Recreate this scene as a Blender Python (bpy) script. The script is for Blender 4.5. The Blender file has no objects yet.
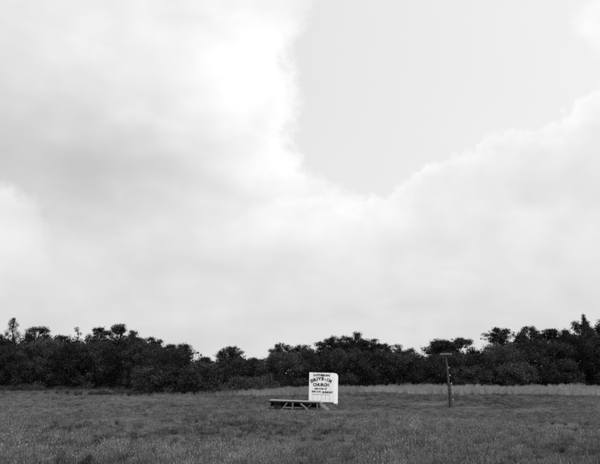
import bpy, bmesh, math, random
import numpy as np
from mathutils import Vector, Matrix, Euler

# ------------------------------------------------------------------ camera, sky, sun, exposure
S = bpy.context.scene
COL = S.collection
W_, H_, F_ = 600.0, 464.0, 580.0            # photograph size and focal length, in its pixels
CAM_H = 2.6
HORIZON = 375.0
PITCH = math.atan((HORIZON - H_ / 2) / F_)

cam_d = bpy.data.cameras.new('camera')
cam_d.sensor_fit = 'HORIZONTAL'
cam_d.sensor_width = 36.0
cam_d.lens = 36.0 * F_ / W_
cam_d.clip_start = 0.1
cam_d.clip_end = 20000
cam = bpy.data.objects.new('camera', cam_d)
COL.objects.link(cam)
cam.location = (0, 0, CAM_H)
cam.rotation_euler = (math.pi / 2 + PITCH, 0, 0)
S.camera = cam
CAM_R = Euler((math.pi / 2 + PITCH, 0, 0)).to_matrix()


def ray(px, py):
    return (CAM_R @ Vector((px - W_ / 2, -(py - H_ / 2), -F_))).normalized()


def at_y(px, py, Y):
    d = ray(px, py)
    return Vector((0, 0, CAM_H)) + d * (Y / d.y)


def on_ground(px, py, z=0.0):
    d = ray(px, py)
    return Vector((0, 0, CAM_H)) + d * ((z - CAM_H) / d.z)


def azel(px, py):
    d = ray(px, py)
    return math.degrees(math.atan2(d.x, d.y)), math.degrees(math.asin(d.z))


S.view_settings.view_transform = 'Standard'
S.view_settings.look = 'None'
S.view_settings.exposure = 0.0
S.view_settings.gamma = 1.0
S.view_settings.use_curve_mapping = False
S.render.engine = 'CYCLES'
S.cycles.use_denoising = False
S.cycles.max_bounces = 6
S.cycles.diffuse_bounces = 3
S.cycles.transparent_max_bounces = 4
S.cycles.pixel_filter_type = 'BLACKMAN_HARRIS'
S.cycles.filter_width = 2.1

SUN_EL, SUN_AZ = 56.0, 128.0                # azimuth clockwise from the view axis: behind the camera, right
sun_d = bpy.data.lights.new('sun', 'SUN')
sun_d.energy = 3.4
sun_d.angle = math.radians(6)
sun_d.color = (1.0, 1.0, 1.0)               # black-and-white photograph
sun = bpy.data.objects.new('sun', sun_d)
COL.objects.link(sun)
_v = Vector((math.sin(math.radians(SUN_AZ)) * math.cos(math.radians(SUN_EL)),
             math.cos(math.radians(SUN_AZ)) * math.cos(math.radians(SUN_EL)), math.sin(math.radians(SUN_EL))))
sun.rotation_euler = _v.to_track_quat('Z', 'Y').to_euler()
sun.location = (30, -30, 60)

world = bpy.data.worlds.new('World')
S.world = world
world.use_nodes = True
world.cycles.sampling_method = 'MANUAL'
world.cycles.sample_map_resolution = 512


class NT:
    """small helper around a node tree: every method returns an output socket"""
    def __init__(self, tree):
        self.t = tree

    def node(self, kind, **kw):
        n = self.t.nodes.new(kind)
        for k, v in kw.items():
            setattr(n, k, v)
        return n

    def put(self, sock, v):
        if hasattr(v, 'links'):
            self.t.links.new(v, sock)
        else:
            sock.default_value = v

    def m(self, op, a, b=None, c=None, clamp=False):
        n = self.node('ShaderNodeMath', operation=op, use_clamp=clamp)
        for s, v in zip(n.inputs, (a, b, c)):
            if v is not None:
                self.put(s, v)
        return n.outputs[0]

    def noise(self, vec, scale, detail=4, rough=0.5, dist=0.0):
        n = self.node('ShaderNodeTexNoise')
        if vec is not None:
            self.put(n.inputs['Vector'], vec)
        n.inputs['Scale'].default_value = scale
        n.inputs['Detail'].default_value = detail
        n.inputs['Roughness'].default_value = rough
        n.inputs['Distortion'].default_value = dist
        return n.outputs['Fac'] if 'Fac' in n.outputs else n.outputs[0]

    def remap(self, v, a, b, c, d, smooth=False):
        n = self.node('ShaderNodeMapRange')
        n.clamp = True
        n.interpolation_type = 'SMOOTHSTEP' if smooth else 'LINEAR'
        self.put(n.inputs[0], v)
        for i, x in enumerate((a, b, c, d)):
            self.put(n.inputs[i + 1], x)
        return n.outputs[0]

    def mix(self, f, a, b):
        # linear interpolation of floats
        return self.m('ADD', a, self.m('MULTIPLY', f, self.m('SUBTRACT', b, a)))

    def curve(self, v, pts):
        n = self.node('ShaderNodeFloatCurve')
        c = n.mapping.curves[0]
        pts = sorted(pts)
        c.points[0].location = pts[0]
        c.points[1].location = pts[-1]
        for p in pts[1:-1]:
            c.points.new(*p)
        for p in c.points:
            p.handle_type = 'AUTO_CLAMPED'
        n.mapping.update()
        self.put(n.inputs['Value'], v)
        return n.outputs[0]


def build_sky():
    t = world.node_tree
    t.nodes.clear()
    N = NT(t)
    tc = N.node('ShaderNodeTexCoord').outputs['Generated']
    sep = N.node('ShaderNodeSeparateXYZ')
    t.links.new(tc, sep.inputs[0])
    X, Y, Z = sep.outputs
    deg = 180 / math.pi
    az0 = N.m('MULTIPLY', N.m('ARCTAN2', X, Y), deg)
    el0 = N.m('MULTIPLY', N.m('ARCSINE', Z), deg)

    # billowing edges: the look-up direction is pushed about by noise
    def warp(scale, amp, detail, seed):
        mp = N.node('ShaderNodeMapping')
        mp.inputs['Location'].default_value = (seed, seed * 1.7, -seed)
        t.links.new(tc, mp.inputs[0])
        n = N.noise(mp.outputs[0], scale, detail, 0.55)
        return N.m('MULTIPLY', N.m('SUBTRACT', n, 0.5), amp)
    az = N.m('ADD', N.m('ADD', az0, warp(10, 3.4, 3, 1.3)), warp(42, 2.3, 5, 5.1))
    el = N.m('ADD', N.m('ADD', el0, warp(10, 3.0, 3, 8.7)), warp(42, 2.3, 5, 3.9))
    azs = N.m('ADD', az0, warp(4, 7.0, 3, 2.2))       # soft, large-scale warp for the shading inside the clouds
    els = N.m('ADD', el0, warp(4, 5.0, 3, 6.4))

    # left cloud bank: its right-hand edge, azimuth as a function of elevation
    EA, EB, AA, AB = 0.0, 60.0, -30.0, 60.0
    L = [(312, 0), (312, 12), (305, 28), (294, 48), (288, 64), (292, 80), (298, 98), (296, 122), (291, 140),
         (303, 160), (322, 178), (345, 194), (365, 205)]
    lp = [(0.0, (20 - AA) / (AB - AA))]
    for p in L:
        a, e = azel(*p)
        lp.append(((e - EA) / (EB - EA), (a - AA) / (AB - AA)))
    lp.append((0.78, (6 - AA) / (AB - AA)))
    lp.append((1.0, (20 - AA) / (AB - AA)))
    leftedge = N.m('ADD', N.m('MULTIPLY', N.curve(N.remap(el, EA, EB, 0, 1), lp), AB - AA), AA)
    f1 = N.m('SUBTRACT', leftedge, az)
    # right cloud bank: its top, elevation as a function of azimuth
    T = [(300, 203), (345, 195), (365, 190), (385, 187), (400, 183), (415, 174), (430, 163), (450, 158), (470, 152),
         (500, 137), (530, 128), (560, 117), (573, 106), (583, 93), (600, 90), (622, 78), (660, 40)]
    tp = [(0.0, 0.2)]
    for p in T:
        a, e = azel(*p)
        tp.append(((a - AA) / (AB - AA), (e - EA) / (EB - EA)))
    tp += [(0.85, 0.8), (1.0, 0.97)]
    topedge = N.m('ADD', N.m('MULTIPLY', N.curve(N.remap(az, AA, AB, 0, 1), tp), EB - EA), EA)
    f2 = N.m('SUBTRACT', topedge, el)
    f = N.m('MAXIMUM', f1, f2)
    high = N.remap(el0, 40, 62, 0, 1, True)
    # the small cloud at the upper right corner and its like
    def gauss(px, py, sx, sy, a=az, e=el):
        a0, e0 = azel(px, py)
        k = math.degrees(1 / F_) * 0.93
        u = N.m('DIVIDE', N.m('SUBTRACT', a, a0), sx * k)
        v = N.m('DIVIDE', N.m('SUBTRACT', e, e0), sy * k)
        return N.m('EXPONENT', N.m('MULTIPLY', N.m('ADD', N.m('MULTIPLY', u, u), N.m('MULTIPLY', v, v)), -1.0))
    g_c = gauss(606, 22, 34, 36)
    feather = N.m('MULTIPLY', N.m('SUBTRACT', N.noise(tc, 34, 8, 0.68, 0.3), 0.5), 4.2)
    east = N.remap(az0, 2, 8, 0, 1, True)
    fe = N.m('ADD', f, N.m('MULTIPLY', feather, N.mix(east, 1.25, 0.5)))
    cover = N.remap(fe, N.mix(east, -1.2, -0.25), N.mix(east, 2.6, 0.55), 0, 1, True)
    cover = N.m('MAXIMUM', cover, N.remap(g_c, 0.35, 0.85, 0, 0.8, True))
    cover = N.mix(high, cover, N.remap(N.noise(tc, 3.5, 5, 0.55), 0.38, 0.62, 0.25, 1))

    # cloud tone, in display values
    tone = 0.916
    def addt(tn, g, k):
        return N.m('ADD', tn, N.m('MULTIPLY', g, k))
    tone = addt(tone, gauss(250, 60, 70, 95, azs, els), 0.10)
    tone = addt(tone, gauss(285, 165, 55, 40, az, el), 0.05)
    tone = addt(tone, gauss(150, 30, 90, 60, azs, els), 0.02)
    tone = addt(tone, gauss(50, 160, 140, 55, azs, els), -0.11)
    tone = addt(tone, gauss(175, 172, 90, 32, azs, els), -0.035)
    tone = addt(tone, gauss(-10, 70, 60, 60, azs, els), -0.02)
    tone = addt(tone, gauss(190, 268, 100, 20, azs, els), -0.035)
    tone = addt(tone, gauss(100, 225, 60, 34, azs, els), -0.03)
    tone = addt(tone, gauss(320, 225, 80, 28, azs, els), 0.022)
    tone = addt(tone, gauss(480, 250, 120, 40, azs, els), -0.012)
    # lower-left cumulus with a harder rim
    puff = N.remap(N.m('ADD', gauss(-14, 230, 52, 46), N.m('MULTIPLY', feather, 0.09)), 0.24, 0.52, 0, 1, True)
    tone = N.m('ADD', tone, N.m('MULTIPLY', puff, N.mix(N.remap(els, 10, 16, 0, 1), 0.01, 0.085)))
    puff2 = N.remap(gauss(300, 238, 88, 44), 0.30, 0.44, 0, 1, True)
    tone = N.m('ADD', tone, N.m('MULTIPLY', puff2, N.mix(N.remap(els, 11, 17, 0, 1), 0.0, 0.028)))
    # rims catch the light
    rim = N.m('EXPONENT', N.m('DIVIDE', N.m('MAXIMUM', fe, 0.0), -2.0))
    tone = addt(tone, N.m('MULTIPLY', rim, N.remap(az0, -3, 4, 0.45, 1)), 0.072)
    # towards the horizon the air greys down
    tone = addt(tone, N.remap(el0, 13, 2, 0, 1, True), -0.055)
    # soft structure, stretched sideways
    mp = N.node('ShaderNodeMapping')
    mp.inputs['Scale'].default_value = (1, 1, 2.6)
    t.links.new(tc, mp.inputs[0])
    tone = N.m('ADD', tone, N.m('MULTIPLY', N.m('SUBTRACT', N.noise(mp.outputs[0], 5, 6, 0.55, 0.4), 0.5), 0.11))
    bil = N.noise(tc, 26, 5, 0.6)
    tone = N.m('ADD', tone, N.m('MULTIPLY', N.m('MULTIPLY', N.m('SUBTRACT', bil, 0.5), 0.09),
                                N.m('EXPONENT', N.m('DIVIDE', N.m('ABSOLUTE', f), -3.5))))
    vo = N.node('ShaderNodeTexVoronoi', feature='SMOOTH_F1')
    wv = N.node('ShaderNodeVectorMath', operation='ADD')
    nz = N.node('ShaderNodeTexNoise'); nz.inputs['Scale'].default_value = 14; nz.inputs['Detail'].default_value = 5
    t.links.new(tc, nz.inputs['Vector'])
    sv = N.node('ShaderNodeVectorMath', operation='SCALE'); sv.inputs['Scale'].default_value = 0.09
    t.links.new(nz.outputs['Color'], sv.inputs[0]); t.links.new(tc, wv.inputs[0]); t.links.new(sv.outputs[0], wv.inputs[1])
    t.links.new(wv.outputs[0], vo.inputs['Vector'])
    vo.inputs['Scale'].default_value = 17; vo.inputs['Smoothness'].default_value = 0.6
    tone = N.m('ADD', tone, N.m('MULTIPLY', N.m('SUBTRACT', 0.45, vo.outputs['Distance']), 0.035))
    tone = N.m('MINIMUM', tone, 1.03)
    cloud = N.m('POWER', tone, 2.25)

    # open sky between the clouds: the Nishita sky through a thin even veil
    sky = N.node('ShaderNodeTexSky', sky_type='NISHITA')
    sky.sun_disc = False
    sky.sun_elevation = math.radians(SUN_EL)
    sky.sun_rotation = math.radians(SUN_AZ)
    sky.dust_density = 3.0
    bw = N.node('ShaderNodeRGBToBW')
    t.links.new(sky.outputs[0], bw.inputs[0])
    clear = N.m('ADD', N.m('MULTIPLY', N.m('MINIMUM', bw.outputs[0], 14.0), 0.1 * 0.3), 0.77)
    clear = N.m('MINIMUM', clear, 0.875)
    clear = N.m('MULTIPLY', clear, N.remap(N.m('ADD', az0, N.m('MULTIPLY', N.noise(tc, 6, 5, 0.6), 12)), 2, 34, 0.955, 1.05))
    val = N.mix(cover, clear, cloud)
    # below the horizon
    val = N.mix(N.remap(el0, -6, -0.5, 0, 1), 0.12, val)
    bg = N.node('ShaderNodeBackground')
    bg.inputs['Strength'].default_value = 0.1
    t.links.new(N.m('MULTIPLY', val, 10.0), bg.inputs['Color'])
    out = N.node('ShaderNodeOutputWorld')
    t.links.new(bg.outputs[0], out.inputs[0])


build_sky()

# ------------------------------------------------------------------ helpers
R = random.Random(11)


def ground_z(x, y):
    return (0.10 * np.sin(x * 0.11 + 0.6) * np.sin(y * 0.085 + 1.1) + 0.06 * np.sin(x * 0.31 + y * 0.23)
            + 0.03 * np.sin(x * 0.9 - y * 0.7 + 2.0))


def gz(x, y):
    return float(ground_z(np.float64(x), np.float64(y)))


def tag(o, label=None, cat=None, group=None, kind=None):
    if label: o['label'] = label
    if cat: o['category'] = cat
    if group: o['group'] = group
    if kind: o['kind'] = kind
    return o


def empty(name, loc, rot=(0, 0, 0)):
    o = bpy.data.objects.new(name, None)
    COL.objects.link(o)
    o.location = loc
    o.rotation_euler = rot
    o.empty_display_size = 0.3
    return o


def link(name, me, mat, parent=None, loc=None, rot=None):
    o = bpy.data.objects.new(name, me)
    COL.objects.link(o)
    if mat and not me.materials:
        me.materials.append(mat)
    if parent: o.parent = parent
    if loc is not None: o.location = loc
    if rot is not None: o.rotation_euler = rot
    return o


def mesh_np(name, verts, faces, smooth=False):
    """verts (n,3), faces (m,k) arrays"""
    me = bpy.data.meshes.new(name)
    verts = np.asarray(verts, np.float32)
    faces = np.asarray(faces, np.int32)
    m, k = faces.shape
    me.vertices.add(len(verts))
    me.vertices.foreach_set('co', verts.ravel())
    me.loops.add(m * k)
    me.loops.foreach_set('vertex_index', faces.ravel())
    me.polygons.add(m)
    me.polygons.foreach_set('loop_start', np.arange(0, m * k, k, dtype=np.int32))
    me.update(calc_edges=True)
    me.validate()
    if smooth:
        me.polygons.foreach_set('use_smooth', np.ones(m, bool))
    return me


def bm_mesh(name, bm, bevel=0.0):
    if bevel:
        bmesh.ops.bevel(bm, geom=list(bm.edges), offset=bevel, segments=1, affect='EDGES')
    bmesh.ops.recalc_face_normals(bm, faces=bm.faces)
    me = bpy.data.meshes.new(name)
    bm.to_mesh(me)
    bm.free()
    return me


def add_box(bm, c, s, rot=None, jitter=0.0):
    ret = bmesh.ops.create_cube(bm, size=1.0)
    vs = ret['verts']
    M = Matrix.Translation(Vector(c)) @ ((rot.to_matrix().to_4x4()) if rot else Matrix()) @ Matrix.Diagonal((*s, 1))
    bmesh.ops.transform(bm, matrix=M, verts=vs)
    if jitter:
        for v in vs:
            v.co += Vector((R.uniform(-1, 1), R.uniform(-1, 1), R.uniform(-1, 1))) * jitter
    return vs


def add_tube(bm, pts, rads, n=8, cap=True):
    rings = []
    for i, p in enumerate(pts):
        p = Vector(p)
        a = Vector(pts[max(i - 1, 0)]); b = Vector(pts[min(i + 1, len(pts) - 1)])
        d = (b - a).normalized()
        u = d.orthogonal().normalized() if abs(d.z) < 0.99 else Vector((1, 0, 0))
        u = (u - d * u.dot(d)).normalized()
        w = d.cross(u)
        rings.append([bm.verts.new(p + (u * math.cos(2 * math.pi * k / n) + w * math.sin(2 * math.pi * k / n)) * rads[i]) for k in range(n)])
    for r0, r1 in zip(rings, rings[1:]):
        for k in range(n):
            bm.faces.new((r0[k], r0[(k + 1) % n], r1[(k + 1) % n], r1[k]))
    if cap:
        bm.faces.new(rings[0][::-1]); bm.faces.new(rings[-1])


def beam(bm, a, b, w, h, twist=0.0):
    a, b = Vector(a), Vector(b)
    d = b - a
    q = d.to_track_quat('X', 'Z')
    ret = bmesh.ops.create_cube(bm, size=1.0)
    M = Matrix.Translation((a + b) / 2) @ q.to_matrix().to_4x4() @ Matrix.Diagonal((d.length, w, h, 1))
    bmesh.ops.transform(bm, matrix=M, verts=ret['verts'])


# ------------------------------------------------------------------ materials (all neutral grey: black-and-white photograph)
def mat_base(name):
    m = bpy.data.materials.new(name)
    m.use_nodes = True
    t = m.node_tree
    t.nodes.clear()
    N = NT(t)
    out = N.node('ShaderNodeOutputMaterial')
    return m, t, N, out


def principled(name, build, rough=0.85, bump=None):
    """build(N, objcoord, info_random) -> value socket for a grey base colour"""
    m, t, N, out = mat_base(name)
    b = N.node('ShaderNodeBsdfPrincipled')
    b.inputs['Roughness'].default_value = rough
    b.inputs['Specular IOR Level'].default_value = 0.25
    tc = N.node('ShaderNodeTexCoord').outputs['Object']
    rnd = N.node('ShaderNodeObjectInfo').outputs['Random']
    v = build(N, tc, rnd)
    N.put(b.inputs['Base Color'], v)
    if bump:
        bn = N.node('ShaderNodeBump')
        bn.inputs['Strength'].default_value = bump[1]
        bn.inputs['Distance'].default_value = bump[2]
        N.put(bn.inputs['Height'], bump[0](N, tc))
        t.links.new(bn.outputs[0], b.inputs['Normal'])
    t.links.new(b.outputs[0], out.inputs[0])
    return m


def stretched(N, tc, sx, sy, sz):
    mp = N.node('ShaderNodeMapping')
    mp.inputs['Scale'].default_value = (sx, sy, sz)
    N.t.links.new(tc, mp.inputs[0])
    return mp.outputs[0]


def wood_tone(lo, hi, s=(1.5, 18, 18)):
    def f(N, tc, rnd):
        g = N.noise(stretched(N, tc, *s), 2.0, 5, 0.65)
        v = N.remap(g, 0.3, 0.72, lo, hi)
        return N.m('MULTIPLY', v, N.remap(rnd, 0, 1, 0.75, 1.2))
    return f


M = {}
M['wood_grey'] = principled('weathered_wood', wood_tone(0.13, 0.32), 0.9)
M['wood_mid'] = principled('stained_wood', wood_tone(0.07, 0.20), 0.9)
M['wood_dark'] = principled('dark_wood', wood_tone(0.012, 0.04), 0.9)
M['wood_pole'] = principled('pole_wood', wood_tone(0.02, 0.09, (14, 14, 1.2)), 0.85)
M['rust'] = principled('rusty_iron', lambda N, tc, r: N.remap(N.noise(tc, 14, 4, 0.6), 0.3, 0.7, 0.02, 0.07), 0.7)
M['rubber'] = principled('old_rubber', lambda N, tc, r: N.remap(N.noise(tc, 9, 4), 0.3, 0.7, 0.012, 0.035), 0.8)
M['porcelain'] = principled('porcelain', lambda N, tc, r: N.remap(N.noise(tc, 12, 3), 0.3, 0.7, 0.32, 0.45), 0.4)


def white_paint(N, tc, rnd):
    streak = N.noise(stretched(N, tc, 9, 9, 0.9), 1.6, 5, 0.6)
    blot = N.noise(tc, 2.3, 4, 0.6)
    v = N.remap(streak, 0.28, 0.62, 0.76, 0.90)
    v = N.m('MULTIPLY', v, N.remap(blot, 0.3, 0.6, 0.9, 1.0))
    chip = N.remap(N.noise(tc, 17, 4, 0.7), 0.68, 0.74, 1.0, 0.6)
    return N.m('MULTIPLY', v, chip)


M['white_paint'] = principled('white_paint', white_paint, 0.55)
M['black_paint'] = principled('black_paint', lambda N, tc, r: N.remap(N.noise(tc, 6, 4, 0.7), 0.35, 0.75, 0.02, 0.10), 0.6)


def leaf_mat(name, lo, hi):
    m, t, N, out = mat_base(name)
    geo = N.node('ShaderNodeNewGeometry')
    isl = geo.outputs['Random Per Island']
    rnd = N.node('ShaderNodeObjectInfo').outputs['Random']
    v = N.m('MULTIPLY', N.remap(isl, 0, 1, lo, hi), N.remap(rnd, 0, 1, 0.75, 1.25))
    tc = N.node('ShaderNodeTexCoord').outputs['Object']
    v = N.m('MULTIPLY', v, N.remap(N.noise(tc, 0.55, 3), 0.35, 0.65, 0.75, 1.25))
    d = N.node('ShaderNodeBsdfDiffuse'); N.put(d.inputs[0], v)
    tr = N.node('ShaderNodeBsdfTranslucent'); N.put(tr.inputs[0], N.m('MULTIPLY', v, 0.8))
    g = N.node('ShaderNodeBsdfGlossy'); g.inputs['Roughness'].default_value = 0.5
    g.inputs[0].default_value = (0.5, 0.5, 0.5, 1)
    mx = N.node('ShaderNodeMixShader'); mx.inputs[0].default_value = 0.3
    t.links.new(d.outputs[0], mx.inputs[1]); t.links.new(tr.outputs[0], mx.inputs[2])
    mx2 = N.node('ShaderNodeMixShader'); mx2.inputs[0].default_value = 0.012
    t.links.new(mx.outputs[0], mx2.inputs[1]); t.links.new(g.outputs[0], mx2.inputs[2])
    t.links.new(mx2.outputs[0], out.inputs[0])
    return m


M['leaf'] = leaf_mat('leaf_dark', 0.012, 0.040)
M['leaf_mid'] = leaf_mat('leaf_mid', 0.026, 0.066)
M['leaf_light'] = leaf_mat('leaf_light', 0.036, 0.09)
M['bark'] = principled('bark', lambda N, tc, r: N.remap(N.noise(stretched(N, tc, 5, 5, 1), 3, 4), 0.3, 0.7, 0.012, 0.035), 0.95)


def grass_mat(name, lo, hi):
    m, t, N, out = mat_base(name)
    at = N.node('ShaderNodeAttribute', attribute_type='INSTANCER', attribute_name='tone')
    isl = N.node('ShaderNodeNewGeometry').outputs['Random Per Island']
    v = N.m('MULTIPLY', N.remap(isl, 0, 1, lo, hi), at.outputs['Fac'])
    d = N.node('ShaderNodeBsdfDiffuse'); N.put(d.inputs[0], v)
    tr = N.node('ShaderNodeBsdfTranslucent'); N.put(tr.inputs[0], v)
    mx = N.node('ShaderNodeMixShader'); mx.inputs[0].default_value = 0.35
    t.links.new(d.outputs[0], mx.inputs[1]); t.links.new(tr.outputs[0], mx.inputs[2])
    t.links.new(mx.outputs[0], out.inputs[0])
    return m


M['grass'] = grass_mat('grass', 0.06, 0.235)
M['dry_grass'] = grass_mat('dry_grass', 0.20, 0.42)
M['seed'] = grass_mat('seed_head', 0.16, 0.36)
M['weed'] = grass_mat('weed', 0.035, 0.08)
M['flower'] = grass_mat('flower', 0.32, 0.55)


def soil(N, tc, rnd):
    a = N.noise(tc, 0.09, 5, 0.6)
    b = N.noise(tc, 1.4, 6, 0.7)
    return N.m('MULTIPLY', N.remap(a, 0.3, 0.7, 0.045, 0.08), N.remap(b, 0.25, 0.75, 0.6, 1.35))


M['ground'] = principled('ground', soil, 0.95)

# ------------------------------------------------------------------ setting: the field
nx, ny = 150, 150
gx = np.sinh(np.linspace(-4.2, 4.2, nx)) / np.sinh(4.2) * 6000
gy = np.concatenate([np.linspace(-300, 0, 12)[:-1], np.sinh(np.linspace(0, 4.6, ny - 11)) / np.sinh(4.6) * 9000])
GX, GY = np.meshgrid(gx, gy)
fall = np.clip(1 - np.hypot(GX, GY) / 400, 0, 1)
V = np.stack([GX, GY, ground_z(GX, GY) * fall], -1).reshape(-1, 3)
I = np.arange(nx * len(gy)).reshape(len(gy), nx)
Fq = np.stack([I[:-1, :-1], I[:-1, 1:], I[1:, 1:], I[1:, :-1]], -1).reshape(-1, 4)
tag(link('field', mesh_np('field', V, Fq, True), M['ground']), kind='structure')

# ------------------------------------------------------------------ grass (stuff): tufts scattered over the meadow
hidden = bpy.data.collections.new('tufts')


def tuft_mesh(name, n, h, spread, width, lean, seed, mat, head=None, hmat=None):
    rng = np.random.default_rng(seed)
    vs, fs, mi = [], [], []
    for i in range(n):
        a = rng.uniform(0, 2 * math.pi); r = spread * math.sqrt(rng.uniform(0, 1))
        b = np.array([r * math.cos(a), r * math.sin(a), -0.04])
        hh = h * rng.uniform(0.45, 1.0)
        la = rng.uniform(0, 2 * math.pi); ll = lean * rng.uniform(0.1, 1) * hh
        mid = b + np.array([math.cos(la) * ll * 0.3, math.sin(la) * ll * 0.3, hh * 0.6])
        tip = b + np.array([math.cos(la) * ll, math.sin(la) * ll, hh])
        wa = rng.uniform(0, math.pi); w = width * rng.uniform(0.6, 1.3)
        s = np.array([math.cos(wa) * w, math.sin(wa) * w, 0])
        k = len(vs)
        vs += [b - s / 2, b + s / 2, mid + s * 0.4, mid - s * 0.4, tip]
        fs += [(k, k + 1, k + 2, k + 3), (k + 3, k + 2, k + 4)]
        mi += [0, 0]
        if head and rng.uniform() < head[0]:
            e = head[1] * rng.uniform(0.7, 1.3)
            k = len(vs)
            u = np.array([math.cos(wa), math.sin(wa), 0]) * head[2]
            t2 = np.array([-math.sin(wa), math.cos(wa), 0]) * head[2]
            up = np.array([math.cos(la) * lean * 0.3, math.sin(la) * lean * 0.3, 1]) * e
            vs += [tip - u * 0.5 + up * 0.3, tip + u * 0.5 + up * 0.3, tip + up, tip - up * 0.2,
                   tip - t2 * 0.5 + up * 0.3, tip + t2 * 0.5 + up * 0.3]
            fs += [(k + 3, k + 1, k + 2, k), (k + 3, k + 5, k + 2, k + 4)]
            mi += [1, 1]
    me = bpy.data.meshes.new(name)
    me.from_pydata([tuple(v) for v in vs], [], fs)
    me.materials.append(mat)
    if hmat: me.materials.append(hmat)
    me.polygons.foreach_set('material_index', mi)
    me.update()
    return me


def tuft_set(cname, specs):
    c = bpy.data.collections.new(cname)
    for i, sp in enumerate(specs):
        o = bpy.data.objects.new('%s_%02d' % (cname, i), tuft_mesh('%s_%02d' % (cname, i), *sp))
        c.objects.link(o)
    return c


set_mead = tuft_set('meadow_tufts', [
    (70, 0.34, 0.24, 0.014, 0.55, 1, M['grass']),
    (70, 0.40, 0.26, 0.013, 0.6, 2, M['grass'], (0.10, 0.05, 0.022), M['seed']),
    (60, 0.30, 0.26, 0.018, 0.7, 3, M['grass']),
    (46, 0.50, 0.22, 0.012, 0.45, 4, M['grass'], (0.26, 0.05, 0.026), M['seed']),
    (44, 0.36, 0.22, 0.03, 0.8, 5, M['weed']),
])
set_tall = tuft_set('tall_tufts', [
    (60, 1.15, 0.34, 0.022, 0.22, 11, M['dry_grass'], (0.6, 0.16, 0.04), M['dry_grass']),
    (60, 1.00, 0.34, 0.022, 0.28, 12, M['dry_grass'], (0.5, 0.14, 0.04), M['dry_grass']),
    (50, 1.25, 0.30, 0.020, 0.2, 13, M['dry_grass'], (0.6, 0.18, 0.045), M['dry_grass']),
])
set_flow = tuft_set('flower_tufts', [
    (5, 0.46, 0.2, 0.010, 0.3, 21, M['grass'], (0.8, 0.026, 0.03), M['flower']),
    (4, 0.40, 0.2, 0.010, 0.3, 22, M['grass'], (0.8, 0.022, 0.028), M['flower']),
])
set_weed = tuft_set('weed_tufts', [
    (40, 0.75, 0.2, 0.05, 0.6, 31, M['weed']),
    (34, 0.60, 0.22, 0.06, 0.8, 32, M['weed']),
])


def scatter(name, pts, tone, scale, idx, coll, label, cat, tall=None):
    n = len(pts)
    me = bpy.data.meshes.new(name)
    me.vertices.add(n)
    me.vertices.foreach_set('co', np.asarray(pts, np.float32).ravel())
    for nm, ty, arr in (('tone', 'FLOAT', tone), ('size', 'FLOAT', scale), ('tall', 'FLOAT', scale if tall is None else tall), ('spin', 'FLOAT', None), ('pick', 'INT', idx)):
        a = me.attributes.new(nm, ty, 'POINT')
        if arr is None:
            arr = np.random.default_rng(n).uniform(0, 6.283, n)
        a.data.foreach_set('value', np.asarray(arr, np.int32 if ty == 'INT' else np.float32))
    o = link(name, me, None)
    ng = bpy.data.node_groups.new(name, 'GeometryNodeTree')
    ng.interface.new_socket('Geometry', in_out='INPUT', socket_type='NodeSocketGeometry')
    ng.interface.new_socket('Geometry', in_out='OUTPUT', socket_type='NodeSocketGeometry')
    gi = ng.nodes.new('NodeGroupInput'); go = ng.nodes.new('NodeGroupOutput')
    ci = ng.nodes.new('GeometryNodeCollectionInfo')
    ci.inputs['Collection'].default_value = coll
    ci.inputs['Separate Children'].default_value = True
    ci.inputs['Reset Children'].default_value = True
    ip = ng.nodes.new('GeometryNodeInstanceOnPoints')
    ip.inputs['Pick Instance'].default_value = True
    def attr(nm, ty):
        a = ng.nodes.new('GeometryNodeInputNamedAttribute')
        a.data_type = ty
        a.inputs['Name'].default_value = nm
        return a.outputs['Attribute']
    ng.links.new(gi.outputs[0], ip.inputs['Points'])
    ng.links.new(ci.outputs[0], ip.inputs['Instance'])
    ng.links.new(attr('pick', 'INT'), ip.inputs['Instance Index'])
    cx = ng.nodes.new('ShaderNodeCombineXYZ')
    ng.links.new(attr('spin', 'FLOAT'), cx.inputs[2])
    ng.links.new(cx.outputs[0], ip.inputs['Rotation'])
    sc = ng.nodes.new('ShaderNodeCombineXYZ')
    a_ = attr('size', 'FLOAT')
    ng.links.new(a_, sc.inputs[0]); ng.links.new(a_, sc.inputs[1]); ng.links.new(attr('tall', 'FLOAT'), sc.inputs[2])
    ng.links.new(sc.outputs[0], ip.inputs['Scale'])
    ng.links.new(ip.outputs[0], go.inputs[0])
    md = o.modifiers.new('scatter', 'NODES')
    md.node_group = ng
    tag(o, label, cat, kind='stuff')
    return o


rng = np.random.default_rng(5)


def fbm(x, y, s, seed, octs=4):
    r = np.random.default_rng(seed)
    out = np.zeros_like(x); amp = 1.0; tot = 0
    for o in range(octs):
        for k in range(3):
            a = r.uniform(0, 2 * math.pi); ph = r.uniform(0, 2 * math.pi)
            out += amp * np.sin((x * math.cos(a) + y * math.sin(a)) * s * (2 ** o) * r.uniform(0.7, 1.3) + ph)
        tot += amp * 1.7
        amp *= 0.6
    return out / tot


def tall_edge(x):
    """distance at which the uncut tall grass begins"""
    e = 79 + 1.5 * np.sin(x * 0.07 + 1) + 0.8 * np.sin(x * 0.31)
    e = np.where(x < 5, 79 - (5 - x) * 0.35, e)
    return np.where(x < -24, 200.0, e)


def wedge(n, y0, y1, pad):
    y = np.sqrt(rng.uniform(y0 ** 2, y1 ** 2, n))
    hw = y * 0.535 + pad
    x = rng.uniform(-1, 1, n) * hw
    return x, y


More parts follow.
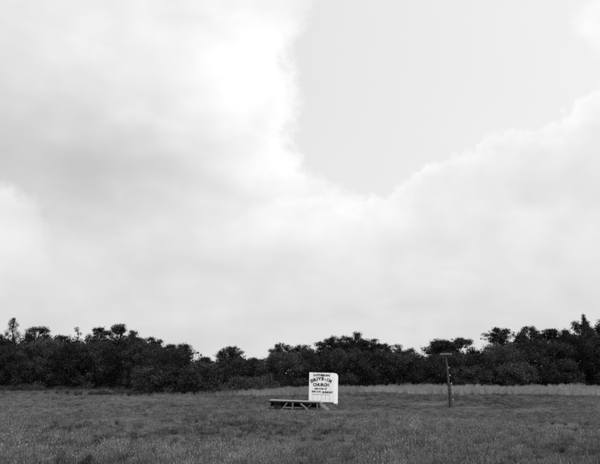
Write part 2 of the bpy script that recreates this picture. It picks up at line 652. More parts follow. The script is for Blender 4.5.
X, Y, SC = [], [], []
for y0, y1, dens, sc in ((11, 24, 17, 1.0), (24, 38, 13, 1.1), (38, 60, 10, 1.25), (60, 85, 6, 1.45), (85, 122, 3.2, 1.7)):
    area = 0.535 * (y1 ** 2 - y0 ** 2) + 2 * 5 * (y1 - y0)
    x, y = wedge(int(area * dens), y0, y1, 5)
    X.append(x); Y.append(y); SC.append(np.full(len(x), sc))
X = np.concatenate(X); Y = np.concatenate(Y); SC = np.concatenate(SC)
keep = ~((Y > tall_edge(X) + 1.0) & (X > -6))
_w = on_ground(294, 409.5); _p = on_ground(450.6, 407)
keep &= ~((np.abs(X - _w.x) < 2.2) & (Y > _w.y - 0.1) & (Y < _w.y + 2.3) & (rng.uniform(0, 1, len(X)) < 0.5))
X, Y, SC = X[keep], Y[keep], SC[keep]
big = fbm(X, Y * 0.55, 0.16, 1)
mid = fbm(X, Y * 0.6, 0.8, 2)
tone = np.interp(Y, [15, 30, 60, 80], [0.95, 1.05, 1.0, 0.88]) + 0.20 * big + 0.18 * mid + rng.normal(0, 0.27, len(X))
tone = np.clip(tone, 0.4, 1.8)
size = SC ** 0.6 * (0.85 + 0.28 * fbm(X, Y, 0.25, 3) + 0.2 * mid) * rng.uniform(0.75, 1.25, len(X))
size = np.clip(size, 0.4, 1.9)
near = np.minimum(np.hypot((X - _w.x - 0.6) / 2.2, Y - _w.y), np.hypot(X - _p.x, (Y - _p.y) / 2.0))
tall = size * np.clip(0.42 + np.maximum(near - 1.5, 0) * 0.08, 0.42, 1.0) * np.interp(Y, [15, 32, 60], [1.0, 0.78, 0.66])
size = np.maximum(size, 0.8)
pick = rng.choice(5, len(X), p=[.30, .27, .2, .13, .10])
dark = (fbm(X, Y * 0.7, 0.35, 9) > 0.38) & (rng.uniform(0, 1, len(X)) < 0.22)
pick[dark] = 4
P = np.stack([X, Y, ground_z(X, Y)], -1)
scatter('meadow_grass', P, tone, size, pick, set_mead, 'short uneven meadow grass covering the open field', 'grass', tall)

n = 15000
x = rng.uniform(-26, 72, n)
y = rng.uniform(66, 106, n)
k = (y > tall_edge(x) + rng.normal(0, 1.6, n)) & (np.abs(x) < y * 0.535 + 6) & (rng.uniform(0, 1, n) < np.clip((x + 26) / 22, 0.08, 1))
x, y = x[k], y[k]
fade = np.clip((x + 22) / 42, 0, 1)
tn = 0.60 + 0.60 * fade + 0.2 * fbm(x, y, 0.35, 4) + rng.normal(0, 0.13, len(x))
sz = (0.36 + 0.46 * fade) * rng.uniform(0.65, 1.2, len(x)) * (1 + 0.2 * fbm(x, y, 0.5, 8))
scatter('tall_grass', np.stack([x, y, ground_z(x, y)], -1), np.clip(tn, 0.4, 1.5), sz, rng.integers(0, 3, len(x)), set_tall,
        'band of pale tall uncut grass in front of the trees', 'tall grass')

n = 2600
x, y = wedge(n, 11, 60, 4)
pr = 0.25 + 0.75 * np.clip((-x + 4) / 14, 0, 1)
pr *= np.clip(fbm(x, y, 0.4, 15) * 1.4 + 0.45, 0, 1)
k = rng.uniform(0, 1, n) < pr
x, y = x[k], y[k]
scatter('wildflowers', np.stack([x, y, ground_z(x, y)], -1), rng.uniform(0.6, 1.1, len(x)), rng.uniform(0.7, 1.15, len(x)),
        rng.integers(0, 2, len(x)), set_flow, 'tiny white wildflowers dotted through the near grass', 'wildflowers')

# weeds along the foot of the trees and in the field
x = np.concatenate([rng.uniform(-66, 64, 2600), rng.normal(-17, 6, 500)])
y = np.concatenate([97.5 + 2.0 * np.sin(x[:2600] * 0.13) + rng.normal(0, 1.8, 2600), 80 + rng.normal(0, 1.6, 500)])
x2, y2 = wedge(420, 12, 34, 3)
x = np.concatenate([x, x2]); y = np.concatenate([y, y2])
scl = np.concatenate([rng.uniform(0.5, 1.7, 3100), rng.uniform(0.3, 0.55, 420)])
k = ~((y < 80) & (y > 60) & (x > -10) & (np.arange(len(x)) < 3100))
x, y, scl = x[k], y[k], scl[k]
scatter('weeds', np.stack([x, y, ground_z(x, y)], -1), rng.uniform(0.7, 1.3, len(x)), scl, rng.integers(0, 2, len(x)), set_weed,
        'dark leafy weeds at the foot of the tree line and through the grass', 'weeds')


# ------------------------------------------------------------------ trees
def leaves(centers, radii, counts, size, seed, flat=0.7, droop=0.0):
    """leaf sprays: small pointed faces filling each clump, denser towards its skin"""
    r = np.random.default_rng(seed)
    c = np.repeat(centers, counts, 0)
    rad = np.repeat(radii, counts, 0)
    n = len(c)
    d = r.normal(size=(n, 3)); d /= np.linalg.norm(d, axis=1)[:, None]
    rr = r.uniform(0, 1, n) ** 0.45
    rr = np.where(r.uniform(0, 1, n) < 0.16, r.uniform(1.0, 1.5, n), rr)
    p = c + d * (rad * rr)[:, None] * np.array([1, 1, flat])
    p[:, 2] -= droop * np.abs(r.normal(size=n)) * rad
    nrm = d * 0.8 + r.normal(size=(n, 3)) * 0.75 + np.array([0, 0, 0.55])
    nrm /= np.linalg.norm(nrm, axis=1)[:, None]
    t = np.cross(nrm, r.normal(size=(n, 3))); t /= np.linalg.norm(t, axis=1)[:, None]
    b = np.cross(nrm, t)
    L = (size * r.uniform(0.6, 1.4, n))[:, None]; Wd = L * r.uniform(0.45, 0.75, n)[:, None]
    q = np.stack([p - t * L * 0.5, p + b * Wd * 0.5, p + t * L * 0.5 + nrm * L * 0.12, p - b * Wd * 0.5], 1).reshape(-1, 3)
    f = np.arange(4 * n).reshape(n, 4)
    return q, f


def grow_tree(H, Wd, style, seed, lean=0.0):
    """returns trunk bmesh mesh, crown mesh"""
    r = np.random.default_rng(seed)
    bm = bmesh.new()
    cs, rs = [], []
    rx = Wd / 2
    if style == 'dense':          # leafy from the ground up, rounded, bumpy head
        nl = int(26 + Wd * H * 1.05)
        for i in range(nl):
            t = r.uniform(0.04, 0.97)
            env = max(0.02, 1 - ((t - 0.5) / 0.5) ** 2) ** 0.42 if t > 0.5 else 0.9 + 0.1 * t / 0.5
            a = r.uniform(0, 2 * math.pi); q = math.sqrt(r.uniform(0.25, 1)) * (0.82 + 0.25 * r.uniform())
            cs.append((rx * env * q * math.cos(a), rx * 0.85 * env * q * math.sin(a), H * t * (0.93 + 0.05 * r.uniform())))
            rs.append(r.uniform(0.5, 1.05) * (0.6 + 0.05 * Wd))
        for i in range(int(5 + Wd)):   # sprigs that break the outline
            a = r.uniform(0, 2 * math.pi); t = r.uniform(0.7, 1.0)
            env = math.sqrt(max(0.0, 1 - ((t - 0.42) / 0.6) ** 2))
            cs.append((rx * env * 1.02 * math.cos(a), rx * env * 0.85 * math.sin(a), H * t)); rs.append(r.uniform(0.25, 0.5))
        flat, size, k = 0.8, 0.185, 175
    elif style == 'round':        # clear short trunk, lumpy head with gaps
        nl = int(28 + Wd * H * 0.85)
        for i in range(nl):
            t = 0.22 + 0.78 * r.uniform() ** 0.7
            env = max(0.03, 1 - ((t - 0.6) / 0.43) ** 2) ** 0.55 if t > 0.6 else 0.55 + 0.45 * (t - 0.22) / 0.38
            a = r.uniform(0, 2 * math.pi); q = math.sqrt(r.uniform(0.2, 1)) * (0.8 + 0.35 * r.uniform())
            cs.append((rx * env * q * math.cos(a), rx * 0.85 * env * q * math.sin(a), H * t * (0.93 + 0.08 * r.uniform())))
            rs.append(r.uniform(0.3, 0.85) * (0.55 + 0.05 * Wd))
        for i in range(int(8 + Wd * 4)):   # small leafy tips all over the dome
            a = r.uniform(0, 2 * math.pi); q = math.sqrt(r.uniform(0, 0.9))
            cs.append((rx * q * math.cos(a), rx * 0.85 * q * math.sin(a), H * (1 - 0.22 * q ** 2.2 - abs(r.normal()) * 0.06)))
            rs.append(r.uniform(0.28, 0.62))
        for i in range(int(6 + Wd * 3.5)):   # inner leaves that close the dome
            a = r.uniform(0, 2 * math.pi); q = math.sqrt(r.uniform(0, 0.8))
            cs.append((rx * q * math.cos(a), rx * 0.85 * q * math.sin(a), H * r.uniform(0.62, 0.9) * (1 - 0.15 * q * q)))
            rs.append(r.uniform(0.45, 0.85))
        flat, size, k = 0.75, 0.18, 200
    elif style == 'open':         # spreading limbs with flat tiers of leaves, sky between them
        nb = int(6 + Wd * 0.7)
        for i in range(nb):
            a = 2 * math.pi * i / nb + r.uniform(-0.3, 0.3)
            q = r.uniform(0.35, 1.0)
            top = H * (1.0 - 0.16 * q ** 2 - r.uniform(0, 0.10))
            ex, ey = rx * q * math.cos(a), rx * 0.8 * q * math.sin(a)
            z0 = H * r.uniform(0.30, 0.5)
            pts = [(0, 0, z0), (ex * 0.4, ey * 0.4, z0 + (top - z0) * 0.5), (ex * 0.85, ey * 0.85, top - 0.5), (ex, ey, top - 0.2)]
            add_tube(bm, pts, [0.10, 0.075, 0.045, 0.02], 5)
            for j in range(r.integers(6, 11)):
                cs.append((ex + r.normal() * rx * 0.14, ey + r.normal() * rx * 0.14, top - 0.25 - abs(r.normal()) * 0.8)); rs.append(r.uniform(0.28, 0.85))
            if r.uniform() < 0.7:
                u = r.uniform(0.4, 0.8)
                cs.append((ex * u, ey * u, z0 + (top - z0) * u * 0.8)); rs.append(r.uniform(0.6, 1.1))
        for i in range(int(22 + Wd * 2)):    # lower, denser skirt
            a = r.uniform(0, 2 * math.pi); q = math.sqrt(r.uniform(0, 1))
            cs.append((rx * 0.9 * q * math.cos(a), rx * 0.7 * q * math.sin(a), H * r.uniform(0.25, 0.74))); rs.append(r.uniform(0.7, 1.3))
        flat, size, k = 0.55, 0.185, 190
    elif style == 'spire':        # narrow, ragged, upright plumes
        for i in range(int(50 + H * 3)):
            t = 0.25 + 0.75 * r.uniform() ** 0.85
            env = (1.02 - t) ** 0.75 * 1.5
            a = r.uniform(0, 2 * math.pi); q = math.sqrt(r.uniform(0, 1))
            cs.append((rx * env * q * math.cos(a) + lean * t, rx * env * q * math.sin(a), H * t)); rs.append(r.uniform(0.4, 0.85) * (1.25 - 0.85 * t))
        flat, size, k = 1.25, 0.18, 190
    else:                         # 'sapling': thin stem, a few tufts of leaves
        for i in range(9):
            t = 0.55 + 0.45 * i / 8
            a = r.uniform(0, 2 * math.pi); q = r.uniform(0.1, 1) * (1.15 - 0.4 * t)
            cs.append((rx * q * math.cos(a), rx * q * math.sin(a), H * t)); rs.append(r.uniform(0.3, 0.6))
            add_tube(bm, [(0, 0, H * (t - 0.1)), (cs[-1][0], cs[-1][1], cs[-1][2])], [0.035, 0.015], 4)
        for i in range(14):
            a = r.uniform(0, 2 * math.pi)
            cs.append((rx * math.cos(a) * r.uniform(), rx * math.sin(a) * r.uniform(), H * r.uniform(0.1, 0.5))); rs.append(r.uniform(0.5, 0.9))
        flat, size, k = 0.6, 0.25, 80
    # trunk and main limbs
    tr = 0.06 + 0.016 * H
    wob = [(0, 0, -0.3)] + [(r.normal() * 0.04 * H * t, r.normal() * 0.04 * H * t, H * t) for t in (0.2, 0.42, 0.66)] + [(lean * 0.8, 0, H * 0.88)]
    add_tube(bm, wob, [tr * 1.3, tr, tr * 0.75, tr * 0.45, tr * 0.12], 7)
    order = r.permutation(len(cs))[:14]
    for i in order:
        x, y, z = cs[i]
        z0 = max(0.2, z - 0.35 * math.hypot(x, y) - 0.12 * H)
        u = np.interp(z0, [p[2] for p in wob], range(len(wob)))
        j = int(min(u, len(wob) - 2)); fr = u - j
        bx = wob[j][0] * (1 - fr) + wob[j + 1][0] * fr; by = wob[j][1] * (1 - fr) + wob[j + 1][1] * fr
        add_tube(bm, [(bx, by, z0), ((bx + x) / 2, (by + y) / 2, (z0 + z) / 2 + 0.15), (x, y, z)], [tr * 0.35, tr * 0.22, 0.015], 5)
    trunk = bm_mesh('trunk', bm)
    cs = np.array(cs); rs = np.array(rs)
    cs[:, 2] = np.maximum(cs[:, 2], rs * 0.4)
    # keep the very top at H
    cs[:, 2] = np.minimum(cs[:, 2], H - rs * flat * 0.8)
    counts = np.maximum(14, (k * rs ** 2 / 0.55)).astype(int)
    q, f = leaves(cs, rs, counts, size, seed + 7, flat)
    q[:, 2] = np.maximum(q[:, 2], 0.05)
    return trunk, mesh_np('crown', q, f)


def plant_tree(name, px, top, wpx, Y, style, label, cat='tree', leaf='leaf', lean=0.0, group=None):
    p = at_y(px, top, Y)
    e0, e1 = at_y(px - wpx / 2, top, Y), at_y(px + wpx / 2, top, Y)
    x = p.x
    z0 = gz(x, Y)
    Hh = p.z - z0
    Wm = e1.x - e0.x
    seed = int(px * 7 + top * 13 + Y)
    trunk, crown = grow_tree(Hh, Wm, style, seed, lean)
    o = empty(name, (x, Y, z0), (0, 0, 0))
    tag(o, label, cat, group)
    link('trunk', trunk, M['bark'], o)
    link('crown', crown, M[leaf], o)
    return o


TREES = [
    # name, px, top y, width px, distance, style, label
    ('spire_tree', 14, 318, 30, 116, 'spire', 'ragged pointed tree standing highest at the far left of the tree line'),
    ('broadleaf_tree', -4, 334, 30, 115, 'round', 'dark tree cut off by the left edge of the picture'),
    ('broadleaf_tree', 39, 326, 30, 114, 'round', 'round jagged-topped dark tree just right of the ragged pointed tree'),
    ('broadleaf_tree', 63, 335, 24, 116, 'round', 'low flat-headed dark tree left of the thin sapling with a tufted top'),
    ('sapling', 79, 327, 15, 113, 'sapling', 'thin sapling with a small tufted top poking above the left woods'),
    ('broadleaf_tree', 99, 327, 24, 115, 'round', 'rounded dark tree between the thin sapling and the open-crowned tree at left'),
    ('open_tree', 122, 321, 30, 114, 'open', 'open-crowned tree with feathery limbs, tallest of the left woods after the pointed one'),
    ('broadleaf_tree', 149, 331, 24, 112, 'open', 'tree with a lopsided top where the left woods step down towards the gap'),
    ('broadleaf_tree', 170, 344, 22, 108, 'round', 'small round-topped tree above the big bush bulging into the field'),
    ('broadleaf_tree', 184, 343, 18, 110, 'round', 'small pointed tree right of the round-topped one above the bulging bush'),
    ('broadleaf_tree', 206, 357, 18, 106, 'round', 'low pale tree in the dip left of the lone black round tree'),
    ('broadleaf_tree', 231, 346, 28, 112, 'round', 'black round-headed tree alone between the two dips in the skyline'),
    ('broadleaf_tree', 255, 358, 24, 112, 'round', 'low tree in the dip right of the lone black round tree'),
    ('broadleaf_tree', 283, 343, 30, 108, 'round', 'left half of the twin domed trees behind the white sign'),
    ('broadleaf_tree', 302, 345, 28, 110, 'round', 'right half of the twin domed trees behind the white sign'),
    ('open_tree', 332, 333, 34, 107, 'open', 'left crown of the spreading flat-topped trees above the white sign'),
    ('open_tree', 351, 330, 32, 109, 'open', 'middle and highest crown of the spreading flat-topped trees right of the sign'),
    ('open_tree', 370, 333, 30, 106, 'open', 'right crown of the spreading flat-topped trees, overhanging a bright gap'),
    ('broadleaf_tree', 395, 344, 24, 113, 'round', 'dark low-headed tree just right of the spreading flat-topped trees'),
    ('broadleaf_tree', 410, 348, 16, 115, 'round', 'little round tree at the left side of the bright skyline gap'),
    ('open_tree', 440, 336, 34, 108, 'open', 'broad tree behind the top of the wooden pole'),
    ('open_tree', 453, 333, 34, 111, 'open', 'tree with stepped top just right of the wooden pole'),
    ('broadleaf_tree', 476, 350, 24, 110, 'round', 'low tree in the dip between the pole and the tall right-hand woods'),
    ('open_tree', 502, 324, 38, 108, 'open', 'tall open-topped tree where the right-hand woods begin'),
    ('broadleaf_tree', 529, 326, 28, 107, 'round', 'round tree second along the right-hand woods'),
    ('broadleaf_tree', 554, 322, 30, 108, 'open', 'dark tree third along the right-hand woods, left of the spiked one'),
    ('spire_tree', 583, 314, 16, 107, 'spire', 'spiked narrow top rising highest in the right-hand woods'),
    ('broadleaf_tree', 580, 321, 32, 109, 'round', 'heavy dark tree around the spiked narrow top at right'),
    ('broadleaf_tree', 606, 317, 34, 108, 'round', 'tall dark tree cut off by the right edge of the picture'),
]
for nm, px, top, wpx, Y, st, lb in TREES:
    plant_tree(nm, px, top, wpx, Y, st, lb)

SHRUBS = [
    (-8, 345, 44, 104, 'dense leafy thicket at the far left edge under the cut-off tree'),
    (20, 343, 40, 103, 'dense thicket under the ragged pointed tree at left'),
    (45, 338, 46, 104, 'tall smooth domed thicket under the round jagged-topped tree'),
    (72, 344, 38, 102, 'dense thicket under the thin sapling'),
    (97, 341, 44, 103, 'dense thicket under the rounded tree of the left woods'),
    (122, 340, 40, 102, 'dense thicket under the open-crowned left tree'),
    (146, 343, 42, 99, 'dense thicket under the lopsided tree of the left woods'),
    (178, 348, 54, 83, 'big bulging bush that pushes farthest into the field at left'),
    (158, 366, 40, 80, 'low dark bush at the left foot of the big bulging bush'),
    (204, 362, 38, 78, 'rounded paler bush nearest the camera at the right end of the left woods'),
    (232, 358, 34, 98, 'dense bush under the lone black round tree'),
    (256, 361, 34, 100, 'dense bush filling the dip right of the lone black round tree'),
    (285, 352, 46, 98, 'wide dense bush under the twin domed trees'),
    (318, 350, 40, 99, 'dense bush directly behind the top of the white sign'),
    (346, 348, 44, 98, 'dense bush under the middle of the spreading flat-topped trees'),
    (374, 350, 40, 99, 'dense bush right of the sign under the overhanging crown'),
    (400, 353, 38, 98, 'dense bush below the little round tree left of the bright gap'),
    (426, 354, 38, 97, 'dense bush filling the bottom of the bright skyline gap'),
    (452, 352, 40, 98, 'dense bush behind the crossarm of the wooden pole'),
    (478, 354, 36, 96, 'dense bush in the dip right of the wooden pole'),
    (503, 342, 42, 98, 'tall dense bush at the start of the right-hand woods'),
    (528, 338, 42, 99, 'dense thicket under the round tree of the right-hand woods'),
    (552, 340, 42, 97, 'dense thicket third along the foot of the right-hand woods'),
    (577, 334, 44, 98, 'dense thicket under the spiked narrow top at right'),
    (604, 334, 44, 97, 'dense thicket at the right edge of the picture'),
    (470, 366, 34, 94, 'low leafy bush in front of the dip right of the pole'),
    (515, 362, 34, 94, 'low leafy bush with star-like sprays in front of the right-hand woods'),
    (437, 368, 30, 95, 'low bush just left of the wooden pole'),
    (250, 377, 44, 90, 'lowest scrubby hedge patch at the field edge left of the platform'),
    (560, 364, 36, 94, 'low bush in front of the right-hand woods near the picture edge'),
]
for i, (px, top, wpx, Y, lb) in enumerate(SHRUBS):
    plant_tree('shrub', px, top, wpx * 1.2, Y, 'dense', lb, 'bush', 'leaf_light' if i in (2, 9, 12, 20, 25, 26, 28) else ('leaf_mid' if i % 2 == 0 else 'leaf'))

# the depth of the wood behind the front trees reads as one dark mass
prof_x = [-60, 0, 40, 100, 150, 165, 200, 215, 231, 255, 270, 300, 340, 380, 418, 450, 475, 490, 520, 560, 660]
prof_y = [341, 341, 338, 340, 342, 352, 363, 363, 356, 363, 356, 353, 349, 353, 359, 349, 357, 346, 339, 335, 330]
rw = np.random.default_rng(77)
wc, wr = [], []
for i in range(3000):
    px = rw.uniform(-60, 660); Yw = rw.uniform(116, 126)
    tp = at_y(px, float(np.interp(px, prof_x, prof_y)), Yw)
    wc.append((tp.x, Yw, tp.z * rw.uniform(0.02, 1.0) ** 1.3 - 0.4)); wr.append(rw.uniform(0.8, 1.5))
wc, wr = np.array(wc), np.array(wr)
q, f = leaves(wc, wr, (62 * wr ** 2).astype(int), 0.42, 78, 0.8)
q[:, 2] = np.maximum(q[:, 2], 0.05)
tag(link('wood', mesh_np('wood', q, f), M['leaf']), 'dark depth of the wood behind the front row of trees', 'wood', kind='stuff')

# ------------------------------------------------------------------ platform wagon
wp = on_ground(294, 409.5)
wagon = empty('platform_wagon', (wp.x, wp.y, gz(wp.x, wp.y)), (0, math.radians(1.9), math.radians(-3)))
tag(wagon, 'low weathered wooden platform on old wheels standing in the grass beside the white sign', 'platform')
DL, DD, DH = 3.95, 2.1, 0.72
x0, x1 = -1.98, 1.97
npk = 11
for i in range(npk):
    yy = 0.0 + DD * (i + 0.5) / npk
    bm = bmesh.new()
    add_box(bm, ((x0 + x1) / 2 + R.uniform(-0.04, 0.04), yy, DH - 0.02 + R.uniform(-0.006, 0.006)), (DL + R.uniform(-0.05, 0.05), DD / npk - 0.014, 0.045))
    link('plank', bm_mesh('plank', bm, 0.004), M['wood_grey'], wagon)
for yy, hh in ((-0.04, 0.12), (DD + 0.04, 0.54)):  # front beam; rear one deepened into a dark skirt standing in for underside shade
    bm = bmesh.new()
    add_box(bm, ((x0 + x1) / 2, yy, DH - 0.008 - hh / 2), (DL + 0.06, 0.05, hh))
    link('beam_and_shade_skirt', bm_mesh('beam_and_shade_skirt', bm, 0.006), M['wood_dark'], wagon)
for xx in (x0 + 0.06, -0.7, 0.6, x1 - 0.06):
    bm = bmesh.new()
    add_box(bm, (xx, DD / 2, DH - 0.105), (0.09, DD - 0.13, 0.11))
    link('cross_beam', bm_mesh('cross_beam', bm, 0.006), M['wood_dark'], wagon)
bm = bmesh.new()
add_box(bm, (x0 + 0.12, DD / 2 + 0.2, DH - 0.33), (0.05, DD - 0.5, 0.34))  # added dark board closing the left end so the underside reads as shade
link('end_shade_board', bm_mesh('end_shade_board', bm, 0.006), M['wood_dark'], wagon)
# props under the front edge
for xx, lean in ((-0.13, 0.02), (1.80, -0.02)):
    bm = bmesh.new()
    beam(bm, (xx + lean, -0.12, DH - 0.10), (xx, -0.13, -0.1), 0.085, 0.085)
    link('leg', bm_mesh('leg', bm, 0.006), M['wood_mid'], wagon)
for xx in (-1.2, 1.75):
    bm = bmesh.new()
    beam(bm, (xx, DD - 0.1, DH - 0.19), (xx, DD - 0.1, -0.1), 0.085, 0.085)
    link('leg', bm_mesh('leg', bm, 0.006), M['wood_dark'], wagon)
bm = bmesh.new()
beam(bm, (0.50, -0.10, DH - 0.16), (1.17, -0.22, 0.08), 0.035, 0.12)
link('brace', bm_mesh('brace', bm, 0.004), M['wood_grey'], wagon)
bm = bmesh.new()
beam(bm, (-0.9, 0.5, DH - 0.18), (-1.5, 0.5, 0.15), 0.05, 0.1)
link('brace', bm_mesh('brace', bm, 0.004), M['wood_dark'], wagon)
for (ax, bx, yy) in ((-0.55, -1.0, -0.08), (1.35, 0.85, 0.12), (-0.35, 0.15, 0.3)):
    bm = bmesh.new()
    beam(bm, (ax, yy, DH - 0.15), (bx, yy - 0.05, 0.05), 0.03, 0.09)
    link('brace', bm_mesh('brace', bm, 0.004), M['wood_mid'], wagon)
# running gear
def lathe(bm, prof, n, axis_y):
    rings = []
    for (rad, off) in prof:
        rings.append([bm.verts.new((rad * math.cos(2 * math.pi * k / n), axis_y + off, rad * math.sin(2 * math.pi * k / n))) for k in range(n)])
    for a, b in zip(rings, rings[1:] + rings[:1]):
        for k in range(n):
            bm.faces.new((a[k], a[(k + 1) % n], b[(k + 1) % n], b[k]))
bm = bmesh.new(); lathe(bm, [(0.20, -0.06), (0.25, -0.085), (0.31, -0.07), (0.325, 0), (0.31, 0.07), (0.25, 0.085), (0.20, 0.06)], 24, 0)
tyre_me = bm_mesh('tyre', bm)
bm = bmesh.new(); lathe(bm, [(0.17, -0.06), (0.202, -0.058), (0.202, 0.058), (0.17, 0.06)], 20, 0)
lathe(bm, [(0.01, -0.08), (0.05, -0.08), (0.06, 0.05), (0.01, 0.05)], 10, 0)
for k in range(6):
    a = k * math.pi / 3 + 0.3
    beam(bm, (0.04 * math.cos(a), 0, 0.04 * math.sin(a)), (0.19 * math.cos(a), 0, 0.19 * math.sin(a)), 0.03, 0.02)
rim_me = bm_mesh('rim', bm)
for xx, yy in ((-1.33, 0.24), (-1.28, 1.85), (0.95, 0.30), (0.95, 1.85)):
    w = link('wheel', tyre_me, M['rubber'], wagon, (xx, yy, 0.31), (0, R.uniform(0, 6), 0))
    link('rim', rim_me, M['rust'], w)
for xx in (-1.3, 0.95):
    bm = bmesh.new()
    add_tube(bm, [(xx, 0.26, 0.31), (xx, 1.83, 0.31)], [0.04, 0.04], 8)
    add_box(bm, (xx, 1.05, 0.44), (0.14, 1.2, 0.16))
    link('axle', bm_mesh('axle', bm), M['rust'], wagon)
bm = bmesh.new()
beam(bm, (-1.9, 1.05, 0.40), (1.2, 1.05, 0.40), 0.1, 0.1)
link('reach_pole', bm_mesh('reach_pole', bm), M['wood_dark'], wagon)
# steps leaning on the right-hand end
for yy in (0.0, 0.75):
    bm = bmesh.new()
    beam(bm, (x1 - 0.02, yy - 0.02, DH - 0.06), (x1 + 0.78, yy - 0.10, 0.05), 0.05, 0.19)
    link('stair_stringer', bm_mesh('stair_stringer', bm, 0.004), M['wood_grey'], wagon)
for k in range(3):
    u = (k + 0.5) / 3
    bm = bmesh.new()
    add_box(bm, (x1 + 0.02 + 0.66 * u, 0.33, DH - 0.06 - 0.6 * u + 0.08), (0.24, 0.80, 0.035))
    link('stair_tread', bm_mesh('stair_tread', bm, 0.004), M['wood_grey'], wagon)

# ------------------------------------------------------------------ white painted sign
sp = on_ground(321.5, 407)
SY = sp.y
tl, tr_, bl = at_y(308.3, 372.3, SY), at_y(333.2, 373.3, SY), at_y(308, 402, SY)
SWd = (tr_ - tl).length
STop = (tl.z + tr_.z) / 2
SBot = bl.z
sx = (tl.x + tr_.x) / 2
sign = empty('painted_sign', (sx, SY, gz(sx, SY)), (0, math.radians(1.6), math.radians(4)))
tag(sign, 'large white painted board sign with black lettering behind the platform', 'sign')
PT = 0.035
zc, zh = (STop + SBot) / 2 - gz(sx, SY), STop - SBot
nb = 6
bwid = SWd / nb
for i in range(nb):
    bm = bmesh.new()
    add_box(bm, (-SWd / 2 + bwid * (i + 0.5), R.uniform(-0.003, 0.003), zc + R.uniform(-0.008, 0.008)), (bwid - 0.013, PT, zh))
    link('board', bm_mesh('board', bm, 0.003), M['white_paint'], sign)
for zz in (zc - zh * 0.36, zc + zh * 0.36):
    bm = bmesh.new()
    add_box(bm, (0, 0.05, zz), (SWd - 0.1, 0.05, 0.09))
    link('batten', bm_mesh('batten', bm, 0.003), M['wood_grey'], sign)
# narrow return panel folded back on the right, its top corner cut off
RW = 0.38
bm = bmesh.new()
prof = [(0, zc - zh / 2 - 0.10), (RW, zc - zh / 2 - 0.10), (RW, zc + zh / 2 - 0.27), (RW - 0.06, zc + zh / 2 - 0.12), (RW - 0.17, zc + zh / 2 - 0.03), (0, zc + zh / 2 - 0.01)]
va = [bm.verts.new((x, 0, z)) for x, z in prof]
vb = [bm.verts.new((x, PT, z)) for x, z in prof]
bm.faces.new(va); bm.faces.new(vb[::-1])
for k in range(len(prof)):
    bm.faces.new((va[k], va[(k + 1) % len(prof)], vb[(k + 1) % len(prof)], vb[k]))
link('side_panel', bm_mesh('side_panel', bm), M['white_paint'], sign, (SWd / 2 + 0.004, -0.01, 0), (0, 0, math.radians(20)))
for xx in (-SWd / 2 + 0.18, SWd / 2 - 0.05, SWd / 2 + 0.28):
    bm = bmesh.new()
    add_box(bm, (xx, 0.16, (zc + zh * 0.3) / 2 - 0.1), (0.1, 0.1, zc + zh * 0.3 + 0.2))
    link('post', bm_mesh('post', bm, 0.005), M['wood_grey'], sign)


def letters(txt, size, bold, wide=1.0):
    cu = bpy.data.curves.new('lettering', 'FONT')
    cu.body = txt
    cu.size = size
    cu.align_x = 'CENTER'
    cu.align_y = 'CENTER'
    cu.offset = bold
    cu.extrude = 0.004
    cu.resolution_u = 3
    ob = bpy.data.objects.new('lettering_source', cu)
    COL.objects.link(ob)
    dg = bpy.context.evaluated_depsgraph_get()
    me = bpy.data.meshes.new_from_object(ob.evaluated_get(dg))
    bpy.data.objects.remove(ob)
    me.transform(Matrix.Diagonal((wide, 1, 1, 1)))
    me.transform(Matrix.Rotation(math.pi / 2, 4, 'X'))
    return me


def put_line(txt, x, z, size, bold, wide=1.0, rot=0.0):
    me = letters(txt, size, bold, wide)
    me.materials.clear()
    return link('lettering', me, M['black_paint'], sign, (x, -PT / 2 - 0.009, z), (0, rot, 0))


ztop = zc + zh / 2


def zf(py):
    return ztop - (py - 372.8) / (402 - 372.8) * zh


put_line('LUTHERAN', 0.0, zf(375.3), 0.215, 0.012, 1.25)
word = 'DRIVE-IN'
rad = 1.9
xs = [-0.83, -0.58, -0.37, -0.16, 0.09, 0.33, 0.52, 0.76]
for ch, xx in zip(word, xs):
    a = xx / rad
    put_line(ch, rad * math.sin(a), zf(378.8) - rad * (1 - math.cos(a)) * 1.15, 0.33, 0.028, 0.95, a * 0.9)
put_line('CHURCH', -0.03, zf(385.0), 0.33, 0.016, 0.98)
put_line('SERVICES AT', -0.05, zf(388.9), 0.165, 0.006, 1.15)
put_line('8:30 A.M.', -0.42, zf(391.7), 0.185, 0.007, 1.08)
put_line('SUNDAY', 0.52, zf(392.3), 0.21, 0.012, 1.05)
bm = bmesh.new()
add_box(bm, (-0.05, 0, 0), (1.5, 0.008, 0.014))
link('rule_line', bm_mesh('rule_line', bm), M['black_paint'], sign, (0, -PT / 2 - 0.009, zf(394.6)), (0, math.radians(1.2), 0))

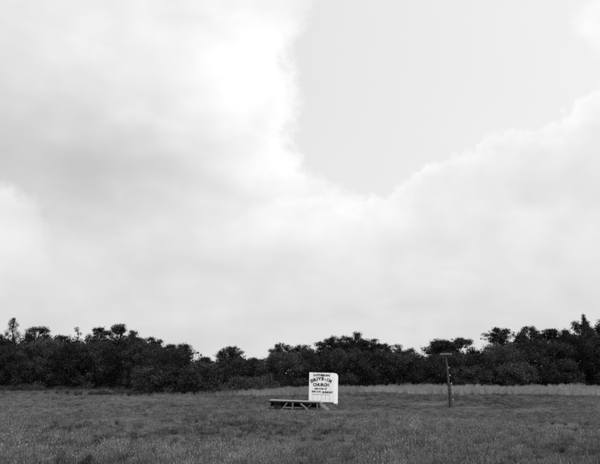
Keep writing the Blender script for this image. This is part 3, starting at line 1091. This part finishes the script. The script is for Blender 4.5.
# ------------------------------------------------------------------ wooden pole
pb = on_ground(450.6, 407)
pt = at_y(445.4, 353.3, pb.y)
pz = gz(pb.x, pb.y)
pole = empty('wooden_pole', (pb.x, pb.y, pz))
tag(pole, 'leaning weathered wooden pole with a short crossarm standing alone in the field', 'pole')
top = Vector((pt.x - pb.x, 0.0, pt.z - pz))


def along(u, dx=0, dy=0):
    v = top * u
    bow = 0.05 * math.sin(math.pi * u)
    return (v.x + bow + dx, dy, v.z)


bm = bmesh.new()
add_tube(bm, [along(-0.06, 0.02), along(0.1, 0.015, 0.005), along(0.22, 0.02), along(0.34, 0.02, -0.005), along(0.44, 0.02)], [0.165, 0.152, 0.14, 0.13, 0.12], 12)
link('lower_post', bm_mesh('lower_post', bm), M['wood_pole'], pole)
bm = bmesh.new()
add_tube(bm, [along(0.28, -0.06, -0.10), along(0.5, -0.03, -0.05), along(0.7, -0.01, -0.02), along(0.86, 0, 0), along(0.995, 0, 0)], [0.09, 0.086, 0.08, 0.072, 0.066], 10)
link('upper_pole', bm_mesh('upper_pole', bm), M['wood_pole'], pole)
bm = bmesh.new()
add_box(bm, (0, 0, 0), (0.98, 0.10, 0.12))
link('crossarm', bm_mesh('crossarm', bm, 0.008), M['wood_mid'], pole, along(0.985, 0.02, -0.10), (0, math.radians(-0.5), 0))
for u in (0.335, 0.42):
    bm = bmesh.new()
    r_ = 0.172
    add_tube(bm, [along(u - 0.006, -0.01, -0.05), along(u + 0.006, -0.01, -0.05)], [r_, r_], 12)
    link('strap', bm_mesh('strap', bm), M['rust'], pole)
bm = bmesh.new()
add_tube(bm, [(0, 0, 0), (0.14, 0, 0.0), (0.15, 0, 0.05)], [0.018, 0.018, 0.015], 6)
peg_me = bm_mesh('bracket', bm)
bm = bmesh.new()
add_tube(bm, [(0.145, 0, 0.02), (0.145, 0, 0.045), (0.145, 0, 0.07), (0.145, 0, 0.10), (0.145, 0, 0.125)], [0.05, 0.055, 0.04, 0.05, 0.02], 10)
ins_me = bm_mesh('insulator', bm)
for u, dx in ((0.715, -0.01), (0.575, 0.0), (0.425, 0.05), (0.13, 0.08)):
    b_ = link('bracket', peg_me, M['rust'], pole, along(u, dx, -0.04))
    link('insulator', ins_me, M['porcelain'], b_)
